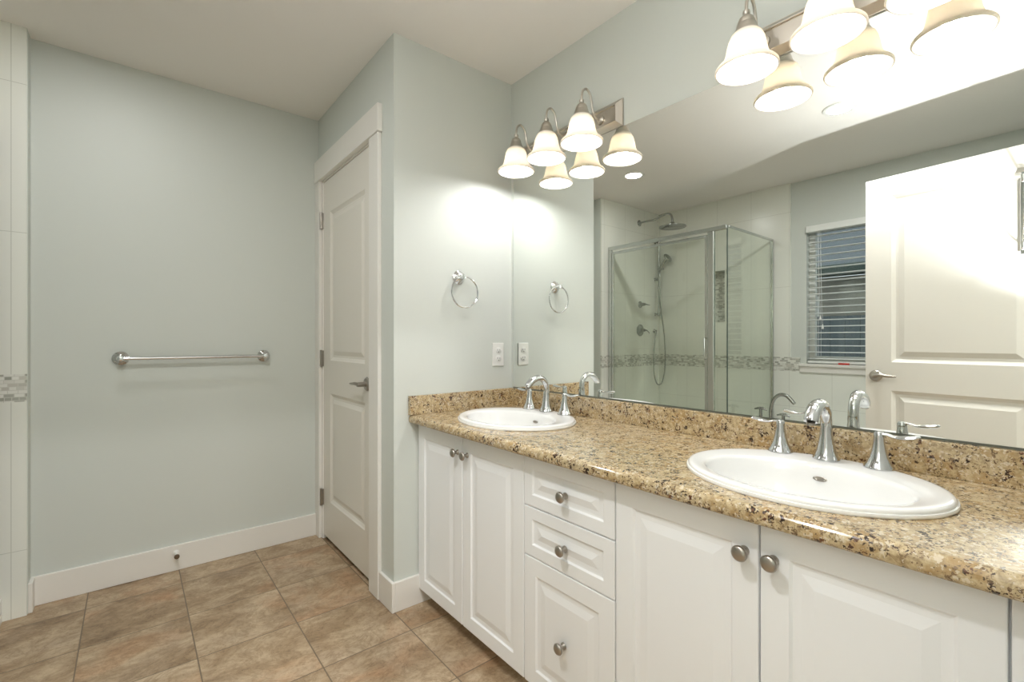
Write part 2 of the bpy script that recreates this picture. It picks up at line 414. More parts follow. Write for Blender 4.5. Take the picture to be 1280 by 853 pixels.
bm = nb(); box(bm, X0, X0+.012, NI[0]-.0, NI[1]+.0, NI[2]-.0, NI[3]+.0); struct('trim_1', bm, M['mosaic'], 'glass mosaic back of the recessed shower niche', 'niche tile')
# front wall (camera stands in its doorway)
OX0, OX1, OZ = -.215, .60, 2.075
bm = nb(); box(bm, XL-T, OX0, YW-.12, YW, 0, H); box(bm, OX1, XW+T, YW-.12, YW, 0, H); box(bm, OX0, OX1, YW-.12, YW, OZ, H)
struct('wall_front', bm, M['paint'], 'pale wall around the doorway the room is entered through', 'wall')
bm = nb(); box(bm, -1.0, 1.6, -1.82, -1.7, 0, H); box(bm, -1.1, -1.0, -1.82, -.12, 0, H); box(bm, 1.6, 1.7, -1.82, -.12, 0, H)
struct('wall_hall', bm, M['paint'], 'plain hall walls beyond the doorway', 'wall')

# baseboards
bh, bt = .125, .014
def base(name, segs, label):
    bm = nb()
    for s in segs: box(bm, *s, 0, bh, .002, 1)
    struct(name, bm, M['trim'], label, 'baseboard')
base('baseboard_far', [(XJ, XD-.0, YF-bt, YF)], 'white baseboard along the far wall under the towel bar')
base('baseboard_jamb', [(XJ, XJ+bt, YS+.012, YF-bt)], 'short white baseboard return beside the shower tile')
base('baseboard_closet', [(XD-bt, XD, YT-bt, 1.958)], 'short white baseboard between door casing and corner')
base('baseboard_side', [(XD, 1.06, YT-bt, YT)], 'white baseboard under the towel ring wall beside the vanity')
base('baseboard_front', [(OX1+.07, .95, YW, YW+.012)], 'white baseboard on the doorway wall')

# ------------------------------------------------------------------ closed closet door (door_1)
CF = XD-.018
d1 = thing('door_1', (XD, DY0, 0), 'closed white two-panel door in the narrow green wall', 'door', kind='structure')
PR = [(.006, -.004), (.018, -.010), (.030, -.010), (.052, -.003)]
bm = nb(); SL0, SL1 = DY0+.018, DY1-.018
def cellY(y0, y1): return (SL1-y1, SL1-y0)
a0, a1 = cellY(2.165, 2.665)
panels(bm, (XD+.006, SL1, .024), (0, -1, 0), (0, 0, 1), (-1, 0, 0), SL1-SL0, 2.027, .035, [(a0, a1, .235-.024, .845-.024), (a0, a1, 1.03-.024, 1.865-.024)], PR)
obj('door_panel', bm, M['door'], d1)
bm = nb()
for y0, y1 in ((DY0, SL0), (SL1, DY1)): box(bm, XD, XD+.11, y0, y1, 0, DZ)
box(bm, XD, XD+.11, SL0, SL1, 2.053, DZ); obj('door_frame', bm, M['trim'], d1)
bm = nb(); box(bm, XD+.045, XD+.06, SL0, SL1, 0, 2.05); obj('door_stop', bm, M['black'], d1)  # near-black sheet, not a stop; paints the shade in the gaps round the slab
bm = nb()
box(bm, CF, XD, 1.960, DY0+.006, 0, 2.062, .002, 1); box(bm, CF, XD, DY1-.006, YF-.0005, 0, 2.062, .002, 1)
obj('door_casing', bm, M['trim'], d1)
bm = nb(); box(bm, CF-.006, XD, 1.950, YF-.0005, 2.062, 2.185, .002, 1); obj('head_casing', bm, M['trim'], d1)
def hinge(z):
    bm = nb(); box(bm, XD-.004, XD+.007, SL1-.004, SL1+.012, z-.045, z+.045)
    tube(bm, [(XD-.008, SL1+.004, z-.048), (XD-.008, SL1+.004, z+.048)], .0065, smooth=0)
    obj('hinge', bm, M['knob'], d1, True)
for z in (1.833, 1.039, .24): hinge(z)
def lever(parent, x, y, z, nx, dy, mat='nickel'):
    """lever handle on a face with normal (nx,0,0); blade runs along dy"""
    bm = nb(); ax = 'X' if nx > 0 else '-X'
    lathe(bm, [(0, 0), (.032, 0), (.032, .004), (.027, .009), (.012, .011), (.011, .05), (0, .052)], (x, y, z), ax, 28)
    tube(bm, [(x+nx*.045, y, z), (x+nx*.048, y+dy*.03, z+.003), (x+nx*.046, y+dy*.075, z-.001), (x+nx*.040, y+dy*.115, z-.002)], [.010, .010, .008, .005], flat=(1.0, .85))
    return obj('door_handle', bm, M[mat], parent, True)
lever(d1, XD+.006, 2.135, .936, -1, 1, 'knob')

# ------------------------------------------------------------------ open entrance door (door_2), seen in the mirror
hx, hy = -.1954, .020
ex, ey = -.284, .789
dv = Vector((ex-hx, ey-hy, 0)); dl = dv.length; dv.normalize(); dn = Vector((dv.y, -dv.x, 0))   # dn points +x (to the mirror)
bm = nb(); box(bm, XM-.001, XM+.0055, .010, 1.814, .9035, .9093); tag(obj('mirror_channel', bm, M['mirror_edge']), 'thin dark channel holding the bottom edge of the mirror', 'channel')
d2 = thing('door_2', (hx, hy, 0), 'open white two-panel entrance door, seen only in the mirror', 'door', kind='structure')
bm = nb()
def un(y): return dl-(y)
c0, c1 = .120, .655
panels(bm, Vector((hx, hy, .012)), dv, (0, 0, 1), dn, dl, 2.038, .035, [(c0, c1, .22, .853), (c0, c1, 1.010, 1.933)], [(.006, -.004), (.018, -.011), (.032, -.011), (.058, -.002)])
obj('door_panel', bm, M['door'], d2)
for z in (1.8, 1.03, .25):
    bm = nb(); tube(bm, [(hx+.004, hy-.004, z-.045), (hx+.004, hy-.004, z+.045)], .006, smooth=0); obj('hinge', bm, M['nickel'], d2, True)
bm = nb(); c = Vector((hx, hy, 0))+dv*(.725)
Rm = Matrix((dv.cross(dn).cross(dn), Vector((0, 0, 1)), dn)).transposed()
Rm = Matrix((dv, Vector((0, 0, 1)), dn)).transposed()
lathe(bm, [(0, 0), (.031, 0), (.031, .004), (.026, .009), (.012, .011), (.011, .048), (0, .05)], (c.x, c.y, .943), Rm, 28)
tube(bm, [c+dn*.045+Vector((0, 0, .943)), c+dn*.048-dv*.03+Vector((0, 0, .950)), c+dn*.046-dv*.07+Vector((0, 0, .946)), c+dn*.040-dv*.105+Vector((0, 0, .945))], [.010, .010, .008, .005])
obj('door_handle', bm, M['knob'], d2, True)
# slim chrome strip hanging on the door face
hk = thing('hook_strip', tuple(c-dv*.565+dn*.01+Vector((0, 0, 1.53))), 'slim chrome hook strip on the open white door', 'hook')
p = Vector((hx, hy, 0))+dv*.150
bm = nb()
for s in (0,):
    a = p+dn*.008
    tube(bm, [a+Vector((0, 0, 1.54)), a+Vector((0, 0, 1.92))], .010, smooth=0, flat=(1.3, .5))
obj('back_plate', bm, M['chrome'], hk, True)
for z in (1.57, 1.88):
    bm = nb(); a = p+dn*.012; tube(bm, [a+Vector((0, 0, z)), a+dn*.03+Vector((0, 0, z-.01)), a+dn*.045+Vector((0, 0, z+.02))], .005); obj('hook', bm, M['chrome'], hk, True)
bm = nb(); box(bm, OX0-.07, OX0+.0, YW, YW+.012, 0, OZ, .002, 1); box(bm, OX1, OX1+.07, YW, YW+.012, 0, OZ, .002, 1); box(bm, OX0-.08, OX1+.08, YW, YW+.014, OZ, OZ+.11, .002, 1)
struct('trim_2', bm, M['trim'], 'white casing around the entrance doorway', 'door casing')

# ------------------------------------------------------------------ window with blind (reflected)
w1 = thing('window_1', (XL-.08, (WIN[0]+WIN[1])/2, WIN[2]), 'white framed window above the tub, seen in the mirror', 'window', kind='structure')
bm = nb(); y0, y1, z0, z1 = WIN; fx0, fx1 = XL-.115, XL-.07
for q in ((y0, y0+.045, z0, z1), (y1-.045, y1, z0, z1), (y0+.045, y1-.045, z0, z0+.06), (y0+.045, y1-.045, z1-.05, z1)): box(bm, fx0, fx1, *q, .003, 1)
obj('window_frame', bm, M['plast'], w1)
bm = nb(); box(bm, XL-.095, XL-.090, y0+.04, y1-.04, z0+.055, z1-.045); obj('window_pane', bm, M['glass'], w1)
bm = nb(); box(bm, XL-.11, XL+.028, y0-.045, y1+.043, z0-.022, z0, .004, 2); obj('window_sill', bm, M['trim'], w1)
bm = nb(); box(bm, XL-.0099, XL+.014, y0-.03, 1.458, z0-.07, z0-.022, .002, 1); obj('window_apron', bm, M['trim'], w1)
bl = thing('window_blind', (XL-.03, (y0+y1)/2, z1-.05), 'white horizontal blind with open slats hanging in the window', 'blind')
bm = nb(); box(bm, XL-.05, XL+.02, y0+.004, y1-.004, z1-.055, z1-.004, .003, 1); obj('head_rail', bm, M['blind'], bl)
bm = nb(); n = 20; zt, zb = z1-.085, z0+.045
for k in range(n):
    z = zt+(zb-zt)*k/(n-1)
    pts = [(-.024, -.0035), (-.012, .0), (0, .0015), (.012, .001), (.024, -.0015)]
    lo = [bm.verts.new((XL-.025+a, y0+.012, z+b)) for a, b in pts]; hi = [bm.verts.new((XL-.025+a, y1-.012, z+b)) for a, b in pts]
    lo2 = [bm.verts.new((XL-.025+a, y0+.012, z+b-.0025)) for a, b in pts]; hi2 = [bm.verts.new((XL-.025+a, y1-.012, z+b-.0025)) for a, b in pts]
    for i in range(4):
        bm.faces.new((lo[i], lo[i+1], hi[i+1], hi[i])); bm.faces.new((lo2[i], hi2[i], hi2[i+1], lo2[i+1]))
    for s, t in ((lo, lo2), (hi, hi2)): bm.faces.new(list(s)+list(t)[::-1])
    bm.faces.new((lo[0], hi[0], hi2[0], lo2[0])); bm.faces.new((lo[4], lo2[4], hi2[4], hi[4]))
obj('slats', bm, M['blind'], bl)
bm = nb(); box(bm, XL-.048, XL-.002, y0+.012, y1-.012, z0+.006, z0+.024, .003, 1); obj('bottom_rail', bm, M['blind'], bl)
for yy in (1.325, 1.02, .70):
    bm = nb()
    for xx in (XL-.052, XL+.001): tube(bm, [(xx, yy, z0+.02), (xx, yy, z1-.05)], .0011, seg=6, smooth=0)
    obj('ladder_cord', bm, M['cord'], bl)
for yy, zz in ((1.295, 1.26), (1.31, 1.33)):
    bm = nb(); tube(bm, [(XL+.006, yy+.02, z1-.05), (XL+.008, yy, zz)], .0011, seg=6, smooth=0)
    lathe(bm, [(.003, .03), (.005, .015), (.009, -.002), (.006, -.008), (0, -.009)][::-1], (XL+.008, yy, zz-.02), 'Z', 12); obj('pull_cord', bm, M['cord'], bl, True)
rd = nb(); box(rd, XL+.004, XL+.022, 1.118, 1.188, z0, z0+.013, .003, 2); tag(obj('clip', rd, M['red']), 'small red plastic clip lying on the window sill', 'clip')

# ------------------------------------------------------------------ outside the window
bm = nb(); box(bm, -9, XL-.45, -6, 9, -.3, -.06); struct('ground', bm, M['soil'], 'dark garden ground outside the window', 'ground')
nh = thing('neighbouring_house', (-5, 2.5, -.06), 'beige neighbouring house with slate roof beyond the blind', 'house')
bm = nb(); box(bm, -7, -4.4, -3, 8, -.06, 2.0)
for k in range(12): box(bm, -4.402, -4.39, -3, 8, .0+k*.165, .150+k*.165)
obj('siding', bm, M['ext_wall'], nh)
bm = nb(); v = [bm.verts.new(p) for p in ((-4.1, -3.3, 2.12), (-4.1, 8.3, 2.12), (-7, 8.3, 3.9), (-7, -3.3, 3.9), (-4.1, -3.3, 2.04), (-4.1, 8.3, 2.04), (-7, 8.3, 3.8), (-7, -3.3, 3.8))]
for f in ((0, 1, 2, 3), (4, 5, 6, 7), (0, 1, 5, 4), (1, 2, 6, 5), (2, 3, 7, 6), (3, 0, 4, 7)): bm.faces.new([v[i] for i in f])
obj('roof', bm, M['ext_roof'], nh)
bm = nb(); box(bm, -4.2, -4.0, -3.3, 8.3, 1.98, 2.12, .02, 2); obj('gutter', bm, M['ext_dark'], nh)
bm = nb(); box(bm, -4.40, -4.36, 2.3, 3.1, .9, 1.75, .005, 1); obj('window_surround', bm, M['trim'], nh)
bm = nb(); box(bm, -4.37, -4.35, 2.37, 3.03, .97, 1.68); obj('window_pane', bm, M['ext_dark'], nh)
fe = thing('fence', (-3.2, 2, -.06), 'blue-grey board fence outside behind the blind', 'fence')
bm = nb(); k = -3.
while k < 7: box(bm, -3.22, -3.2, k, k+.138, -.06, 1.42); k += .142
obj('boards', bm, M['fence'], fe)
bm = nb()
for z in (.3, 1.2): box(bm, -3.26, -3.22, -3, 7, z, z+.08)
obj('rail', bm, M['fence'], fe)

# ------------------------------------------------------------------ mirror
bm = nb(); box(bm, XM, XM+.005, .012, 1.812, .9095, 1.981); mi = obj('wall_mirror', bm, M['mirror_edge'])
mi.data.materials.append(M['mirror'])
for p in mi.data.polygons:
    if p.normal.x < -.9: p.material_index = 1
tag(mi, 'long frameless mirror filling the wall above the granite backsplash', 'mirror')

# ------------------------------------------------------------------ vanity cabinets
FX = .969          # door face plane
ZT = .786          # cabinet top
ZB = .064
YS_ = [1.832, 1.482, 1.126, .765, .408, .054]
CP = [(.005, -.0045), (.010, -.005), (.020, -.005), (.042, -.001)]
def front(parent, y1, y0, z0, z1, name, m=.052, knob=None, g=.0018):
    bm = nb(); w_, h_ = y1-y0-2*g, z1-z0-2*g
    panels(bm, (FX, y1-g, z0+g), (0, -1, 0), (0, 0, 1), (-1, 0, 0), w_, h_, .018, [(m, w_-m, m, h_-m)], CP)
    bmesh.ops.recalc_face_normals(bm, faces=bm.faces)
    o = obj(name, bm, M['cab'], parent)
    md = o.modifiers.new('b', 'BEVEL'); md.width = .0025; md.segments = 2; md.limit_method = 'ANGLE'; md.angle_limit = math.radians(60)
    if knob:
        bm = nb(); lathe(bm, [(0, 0), (.010, 0), (.010, .002), (.0065, .005), (.006, .014), (.011, .018), (.0155, .021), (.0162, .025), (.013, .029), (.006, .0308), (0, .031)], (FX-.0, knob[0], knob[1]), '-X', 28)
        obj('knob', bm, M['knob'], o, True, 50)
    return o
def carcass(parent, y1, y0):
    bm = nb(); box(bm, FX+.019, XW-.001, y0, y1, ZB+.002, ZT-.0005); obj('carcass', bm, M['cab'], parent)
    bm = nb(); box(bm, FX+.085, XW-.001, y0, y1, 0, ZB+.002); obj('toe_kick', bm, M['cab'], parent)
c1 = thing('vanity_cabinet', (1.2, 1.48, 0), 'white two-door vanity cabinet under the far sink, beside the wall', 'cabinet')
carcass(c1, YT-.001, YS_[2])
front(c1, YS_[0], YS_[1], ZB, .778, 'cabinet_door', knob=(1.515, .714)); front(c1, YS_[1], YS_[2], ZB, .778, 'cabinet_door', knob=(1.450, .714))
c2 = thing('vanity_cabinet', (1.2, .945, 0), 'white three-drawer vanity cabinet between the two door cabinets', 'cabinet')
carcass(c2, YS_[2], YS_[3])
front(c2, YS_[2], YS_[3], .622, .778, 'drawer', .036, knob=(.943, .694)); front(c2, YS_[2], YS_[3], .466, .622, 'drawer', .036, knob=(.945, .540))
front(c2, YS_[2], YS_[3], ZB, .466, 'drawer', .052, knob=(.950, .258))
c3 = thing('vanity_cabinet', (1.2, .4, 0), 'white two-door vanity cabinet under the near sink, nearest the camera', 'cabinet')
carcass(c3, YS_[3], YW+.001)
front(c3, YS_[3], YS_[4], ZB, .778, 'cabinet_door', knob=(.437, .714)); front(c3, YS_[4], YS_[5]+.012, ZB, .778, 'cabinet_door', knob=(.381, .714))
bm = nb(); box(bm, FX+.001, FX+.019, YW+.001, YS_[5]+.010, ZB, .785); obj('filler_strip', bm, M['cab'], c3)

# ------------------------------------------------------------------ granite top with sink cut-outs
ZC = .822
SINK = [(1.200, 1.447), (1.200, .408)]
SA, SB = .262, .218      # half axes along y and x
def rounded_top():
    bm = nb()
    xf, xb = .925, XW-.001; zb_, zt_ = .787, ZC
    prof = []
    r = .012
    prof.append((xb, zb_))
    for k in range(7):
        a = -PI/2-k/6*PI/2; prof.append((xf+r+r*math.cos(a), zb_+r*.9+r*.9*math.sin(a)))
    for k in range(9):
        a = PI-k/8*PI/2; prof.append((xf+.018+.018*math.cos(a), zt_-.018+.018*math.sin(a)))
    prof.append((xb, zt_))
    A = [bm.verts.new((x, YW+.001, z)) for x, z in prof]; B = [bm.verts.new((x, YT-.001, z)) for x, z in prof]
    n = len(A)
    for i in range(n): bm.faces.new((A[i], A[(i+1) % n], B[(i+1) % n], B[i]))
    bm.faces.new(A[::-1]); bm.faces.new(B)
    return bm
top = obj('countertop', rounded_top(), M['granite'], None)
cut = nb()
for cx, cy in SINK:
    lo = [cut.verts.new((cx+.200*math.cos(2*PI*k/64), cy+.248*math.sin(2*PI*k/64), .5)) for k in range(64)]
    hi = [cut.verts.new((v.co.x, v.co.y, 1.0)) for v in lo]
    for k in range(64): cut.faces.new((lo[k], lo[(k+1) % 64], hi[(k+1) % 64], hi[k]))
    cut.faces.new(lo[::-1]); cut.faces.new(hi)
co = obj('cutter', cut, M['granite'], None)
def boolean(target, cutter):
    md = target.modifiers.new('cut', 'BOOLEAN'); md.operation = 'DIFFERENCE'; md.object = cutter; md.solver = 'EXACT'
    bpy.context.view_layer.update()
    dg = bpy.context.evaluated_depsgraph_get()
    me = bpy.data.meshes.new_from_object(target.evaluated_get(dg)); target.modifiers.clear(); target.data = me
boolean(top, co)
# the cabinets under the sinks are open at the top too
for c in (c1, c3):
    for ch in ALL():
        if ch.parent == c and ch.name.startswith('carcass'):
            ch.parent = None; loc = ch.location.copy(); ch.location = c.location; bpy.context.view_layer.update()
            boolean(ch, co); ch.parent = c; ch.location = loc
bpy.data.objects.remove(co)
for p in top.data.polygons: p.use_smooth = False
tag(top, 'speckled gold granite countertop running over all vanity cabinets', 'countertop')
bm = nb(); box(bm, 1.470, XW-.001, YW+.001, YT-.001, ZC, .9035, .002, 2); tag(obj('backsplash', bm, M['granite']), 'long granite backsplash strip below the mirror', 'backsplash')
bm = nb(); box(bm, .922, 1.4695, YT-.021, YT-.001, ZC, .9035, .002, 2); tag(obj('backsplash', bm, M['granite']), 'short granite side splash under the towel ring and outlet', 'backsplash')

# ------------------------------------------------------------------ sinks
def sink():
    cx, cy = SINK[0]
    t = thing('sink', (cx, cy, ZC), 'white oval drop-in sink, farther one by the wall with the outlet', 'sink', 'oval drop-in sinks in the granite top')
    bm = nb(); N = 96
    loops = [(0, .250, .202, -.004), (0, SA, SB, .0005), (0, SA+.0008, SB+.0008, .004), (0, SA-.0005, SB-.0005, .0075), (0, SA-.004, SB-.004, .0078), (0, SA-.0035, SB-.0035, .0115), (0, SA-.007, SB-.007, .0155), (0, SA-.014, SB-.014, .017),
             (-.004, SA-.024, SB-.024, .016), (-.028, .212, .156, .0145), (-.030, .206, .150, .012), (-.031, .202, .146, .004),
             (-.031, .197, .141, -.02), (-.031, .188, .132, -.055), (-.031, .170, .116, -.095), (-.031, .138, .092, -.125), (-.031, .09, .062, -.142), (-.031, .04, .035, -.149), (-.031, .022, .022, -.150)]
    rs = [[bm.verts.new((cx+dx+b*math.cos(2*PI*k/N), cy+a*math.sin(2*PI*k/N), ZC+z)) for k in range(N)] for dx, a, b, z in loops]
    for a, b in zip(rs, rs[1:]):
        for k in range(N): bm.faces.new((a[k], a[(k+1) % N], b[(k+1) % N], b[k]))
    bm.faces.new(rs[-1])
    # under side of the bowl
    un_ = [(-.031, .212, .152, -.004), (-.031, .203, .142, -.06), (-.031, .15, .10, -.135), (-.031, .05, .05, -.165)]
    us_ = [rs[0]]+[[bm.verts.new((cx+dx+b*math.cos(2*PI*k/N), cy+a*math.sin(2*PI*k/N), ZC+z)) for k in range(N)] for dx, a, b, z in un_]
    for a, b in zip(us_, us_[1:]):
        for k in range(N): bm.faces.new((a[k], a[(k+1) % N], b[(k+1) % N], b[k]))
    bm.faces.new(us_[-1])
    obj('basin', bm, M['porc'], t, True, 60)
    bm = nb(); lathe(bm, [(0, .0), (.021, 0), (.023, .002), (.018, .003), (.016, .001), (.010, .003), (0, .004)], (cx-.031, cy, ZC-.150), 'Z', 28); obj('drain', bm, M['chrome'], t, True)
    bm = nb(); x = cx-.031+.1395; lathe(bm, [(0, .0), (.0095, 0), (.0105, .0012), (.008, .002), (.006, .0005), (0, .0005)], (0, 0, 0), 'Z', 24)
    for v in bm.verts: v.co = Vector((-v.co.z, v.co.y*1.5, v.co.x*.55))
    bmesh.ops.transform(bm, matrix=Matrix.Translation((x, cy, ZC-.020)) @ Matrix.Rotation(math.radians(14), 4, 'Y'), verts=bm.verts)
    obj('overflow', bm, M['knob'], t, True)
    return t
sk = sink(); sk2 = copy_tree(sk); sk2.location = (SINK[1][0], SINK[1][1], ZC); sk2['label'] = 'white oval drop-in sink, nearer one at the right of the counter'

# ------------------------------------------------------------------ faucets
def faucet():
    x, y, z = 1.378, 1.455, ZC+.0155
    t = thing('sink_faucet', (x, y, z), 'chrome widespread faucet with two levers, at the far sink', 'faucet', 'chrome faucets behind the two sinks')
    bm = nb()
    lathe(bm, [(0, 0), (.0295, 0), (.0305, .003), (.029, .006), (.0255, .012), (.0215, .025), (.0175, .045), (.0145, .065), (.0128, .085), (0.0, .086)], (x, y, z), 'Z', 36)
    tube(bm, [(x, y, z+.07), (x+.001, y, z+.095), (x-.004, y, z+.120), (x-.022, y, z+.140), (x-.047, y, z+.1465), (x-.075, y, z+.140), (x-.098, y, z+.123), (x-.108, y, z+.108)],
         [.0132, .0122, .0122, .0130, .0142, .0155, .0150, .0138], seg=24, flat=(1.1, .9))
    obj('spout', bm, M['chrome'], t, True, 50)
    bm = nb(); lathe(bm, [(0, 0), (.0095, 0), (.0095, .006), (0, .006)], (x-.108, y, z+.100), 'Z', 20); obj('aerator', bm, M['knob'], t, True)
    for s in (1, -1):
        bm = nb(); yy = y+s*.109
        lathe(bm, [(0, 0), (.0305, 0), (.0313, .003), (.030, .006), (.0250, .013), (.0185, .028), (.0145, .045), (.0118, .062), (.0105, .076), (.0, .078)], (x, yy, z), 'Z', 32)
        h = obj('handle_base', bm, M['chrome'], t, True, 50)
        bm = nb()
        lathe(bm, [(0, 0), (.0108, 0), (.0108, .008), (.008, .013), (0, .0145)], (x, yy, z+.074), 'Z', 24)
        tube(bm, [(x, yy-s*.006, z+.0815), (x, yy+s*.012, z+.0835), (x-.001, yy+s*.030, z+.079), (x-.001, yy+s*.050, z+.080), (x-.001, yy+s*.070, z+.084), (x-.001, yy+s*.076, z+.0845)],
             [.0070, .0075, .0088, .0128, .0118, .004], seg=16, flat=(1.0, .42))
        obj('lever', bm, M['chrome'], h, True, 50)
    return t
f1 = faucet(); f2 = copy_tree(f1); f2.location = (1.378, .416, ZC+.0155); f2['label'] = 'chrome widespread faucet with two levers, at the near sink'

# ------------------------------------------------------------------ vanity light bars
def light_bar():
    yc = 1.439
    t = thing('vanity_light', (XW, yc, 2.038), 'three-shade nickel light bar near the corner, at the far end of the mirror', 'wall light', 'nickel light bars above the mirror')
    bm = nb()
    y0, y1, z0, z1 = yc-.30, yc+.30, 1.984, 2.092
    panels(bm, (XW-.006, y1, z0), (0, -1, 0), (0, 0, 1), (-1, 0, 0), y1-y0, z1-z0, .006, [(0.0005, y1-y0-.0005, .0005, z1-z0-.0005)], [(.002, .0), (.020, .020), (.024, .020), (.026, .014)])
    obj('back_plate', bm, M['nickel'], t)
    for k in (1, 0, -1):
        yy = yc+.2*k; x = 1.363
        bm = nb()
        lathe(bm, [(0, 0), (.020, 0), (.018, .006), (.008, .010), (.006, .014), (0, .014)], (XW-.020, yy, 2.036), '-X', 24)
        tube(bm, [(XW-.030, yy, 2.036), (XW-.050, yy, 2.040), (1.428, yy, 2.060), (1.420, yy, 2.095), (1.410, yy, 2.122), (1.391, yy, 2.134), (1.372, yy, 2.123), (1.364, yy, 2.100), (x, yy, 2.070)], .0045, seg=10)
        arm = obj('arm', bm, M['nickel'], t, True)
        bm = nb(); lathe(bm, [(0, .082), (.009, .082), (.010, .075), (.008, .070), (.012, .066), (.019, .060), (.023, .050), (.023, .044), (.026, .041), (.027, .034), (.033, .022), (.036, .010), (.0365, .002), (.034, .002), (.02, .03), (0, .032)], (x, yy, 2.000), 'Z', 32)
        obj('socket_cup', bm, M['nickel'], t, True, 40)
        bm = nb()
        out = [(.0325, .108), (.041, .100), (.0475, .085), (.0515, .067), (.0545, .050), (.0585, .036), (.066, .023), (.0750, .0145), (.0790, .0125), (.0825, .008), (.0835, .003), (.0815, -.001), (.0785, -.001)]
        inn = [(.0765, .003), (.0725, .010), (.063, .020), (.0555, .034), (.0515, .050), (.0485, .067), (.0445, .084), (.0385, .097), (.030, .104)]
        lathe(bm, out+inn, (x, yy, 1.912), 'Z', 48, cap=False)
        obj('lamp_shade', bm, M['shade'], t, True, 70)
        bm = nb(); lathe(bm, [(0, .0), (.012, .002), (.021, .009), (.0255, .020), (.0255, .03), (.021, .044), (.014, .058), (.013, .072), (0, .072)], (x, yy, 1.963), 'Z', 24)
        bo = obj('bulb', bm, M['bulb'], t, True)
        ld = bpy.data.lights.new('bulb_light', 'POINT'); ld.energy = BULB; ld.color = (.99, .99, .99); ld.shadow_soft_size = .024
        lo = bpy.data.objects.new('bulb_light', ld); COL.objects.link(lo); lo.parent = t; lo.location = Vector((x, yy, 1.936))-t.location
    return t
lb = light_bar(); lb2 = copy_tree(lb); lb2.location = (XW, .409, 2.038+.003); lb2['label'] = 'three-shade nickel light bar at the top right above the near sink'

# ------------------------------------------------------------------ recessed ceiling lights
def downlight(x, y, label, z=H):
    t = thing('recessed_light', (x, y, z), label, 'ceiling light', 'recessed lights in the ceiling')
    bm = nb(); lathe(bm, [(.082, 0), (.084, -.002), (.080, -.006), (.066, -.007), (.062, -.002), (.060, 0)], (x, y, z), 'Z', 40, cap=False); obj('trim_ring', bm, M['plast'], t, True)
    bm = nb(); lathe(bm, [(0, -.0015), (.062, -.0015), (.062, -.0005), (0, -.0005)], (x, y, z), 'Z', 40); obj('lens', bm, M['lens'], t, True)
    ld = bpy.data.lights.new('downlight', 'AREA'); ld.shape = 'DISK'; ld.size = .11; ld.energy = HALL_FILL if y < 0 else DOWN*(2.3 if y < 1.5 else .5); ld.color = (.99, .99, .99)
    lo = bpy.data.objects.new('downlight', ld); COL.objects.link(lo); lo.parent = t; lo.location = (0, 0, -.008)
    return t
downlight(-.073, 2.231, 'round recessed ceiling light reflected beside the far light bar')
downlight(-.083, .858, 'round recessed ceiling light reflected below the near light bar')
downlight(.3, -.9, 'added unseen fill light in the hall ceiling behind the doorway')  # added out of view to brighten the room through the doorway

# ------------------------------------------------------------------ wall fittings
t = thing('towel_ring', (1.182, YT, 1.436), 'chrome towel ring on the short wall above the far sink', 'towel ring')
bm = nb(); lathe(bm, [(0, 0), (.031, 0), (.032, .003), (.028, .007), (.025, .008), (.023, .012), (.018, .016), (.011, .019), (.0095, .034), (.012, .036), (.012, .046), (0, .048)], (1.178, YT-.0002, 1.434), '-Y', 32); obj('wall_mount', bm, M['chrome'], t, True, 50)
bm = nb(); ring(bm, (1.187, YT-.041, 1.364), .071, .0036, (1, 0, 0), (0, 0, 1)); obj('ring', bm, M['chrome'], t, True)
t = thing('towel_bar', (.265, YF, 1.058), 'long chrome towel bar on the green-grey far wall', 'towel bar')
for x in (-.038, .566):
    bm = nb(); lathe(bm, [(0, 0), (.031, 0), (.032, .003), (.028, .007), (.024, .009), (.021, .014), (.012, .019), (.010, .040), (.0145, .046), (.0155, .056), (.012, .066), (0, .069)], (x, YF-.0002, 1.058), '-Y', 32); obj('wall_mount', bm, M['chrome'], t, True, 50)
bm = nb(); tube(bm, [(-.038, YF-.056, 1.058), (.566, YF-.056, 1.058)], .0085, seg=20, smooth=0); obj('bar', bm, M['chrome'], t, True)
t = thing('wall_outlet', (1.408, YT, 1.072), 'white duplex outlet on the short wall beside the mirror', 'outlet')
bm = nb(); box(bm, 1.373, 1.443, YT-.006, YT-.0002, 1.015, 1.130, .003, 2); obj('cover_plate', bm, M['plast'], t)
for z in (1.052, 1.093):
    bm = nb(); lathe(bm, [(0, 0), (.0165, 0), (.0168, .0015), (.016, .002), (0, .002)], (1.408, YT-.006, z), '-Y', 28)
    r = obj('receptacle', bm, M['plast'], t, True, 40)
    bm = nb(); box(bm, 1.4005, 1.4025, YT-.0086, YT-.0079, z-.001, z+.007); box(bm, 1.4135, 1.4155, YT-.0086, YT-.0079, z-.001, z+.006); lathe(bm, [(0, 0), (.0025, 0), (.0025, .0006), (0, .0006)], (1.408, YT-.0079, z-.008), '-Y', 12); obj('slots', bm, M['dark'], r)
t = thing('door_stop', (.173, YF-bt, .088), 'small bronze door stop screwed to the far baseboard', 'door stop')
bm = nb(); lathe(bm, [(0, 0), (.0135, 0), (.014, .003), (.008, .006), (.0065, .045), (.009, .048), (0, .048)], (.173, YF-bt, .088), '-Y', 20); obj('post', bm, M['plast'], t, True)
bm = nb(); lathe(bm, [(0, 0), (.010, 0), (.0115, .004), (.0105, .011), (0, .013)], (.173, YF-bt-.048, .088), '-Y', 20); obj('rubber_tip', bm, M['bronze'], t, True)

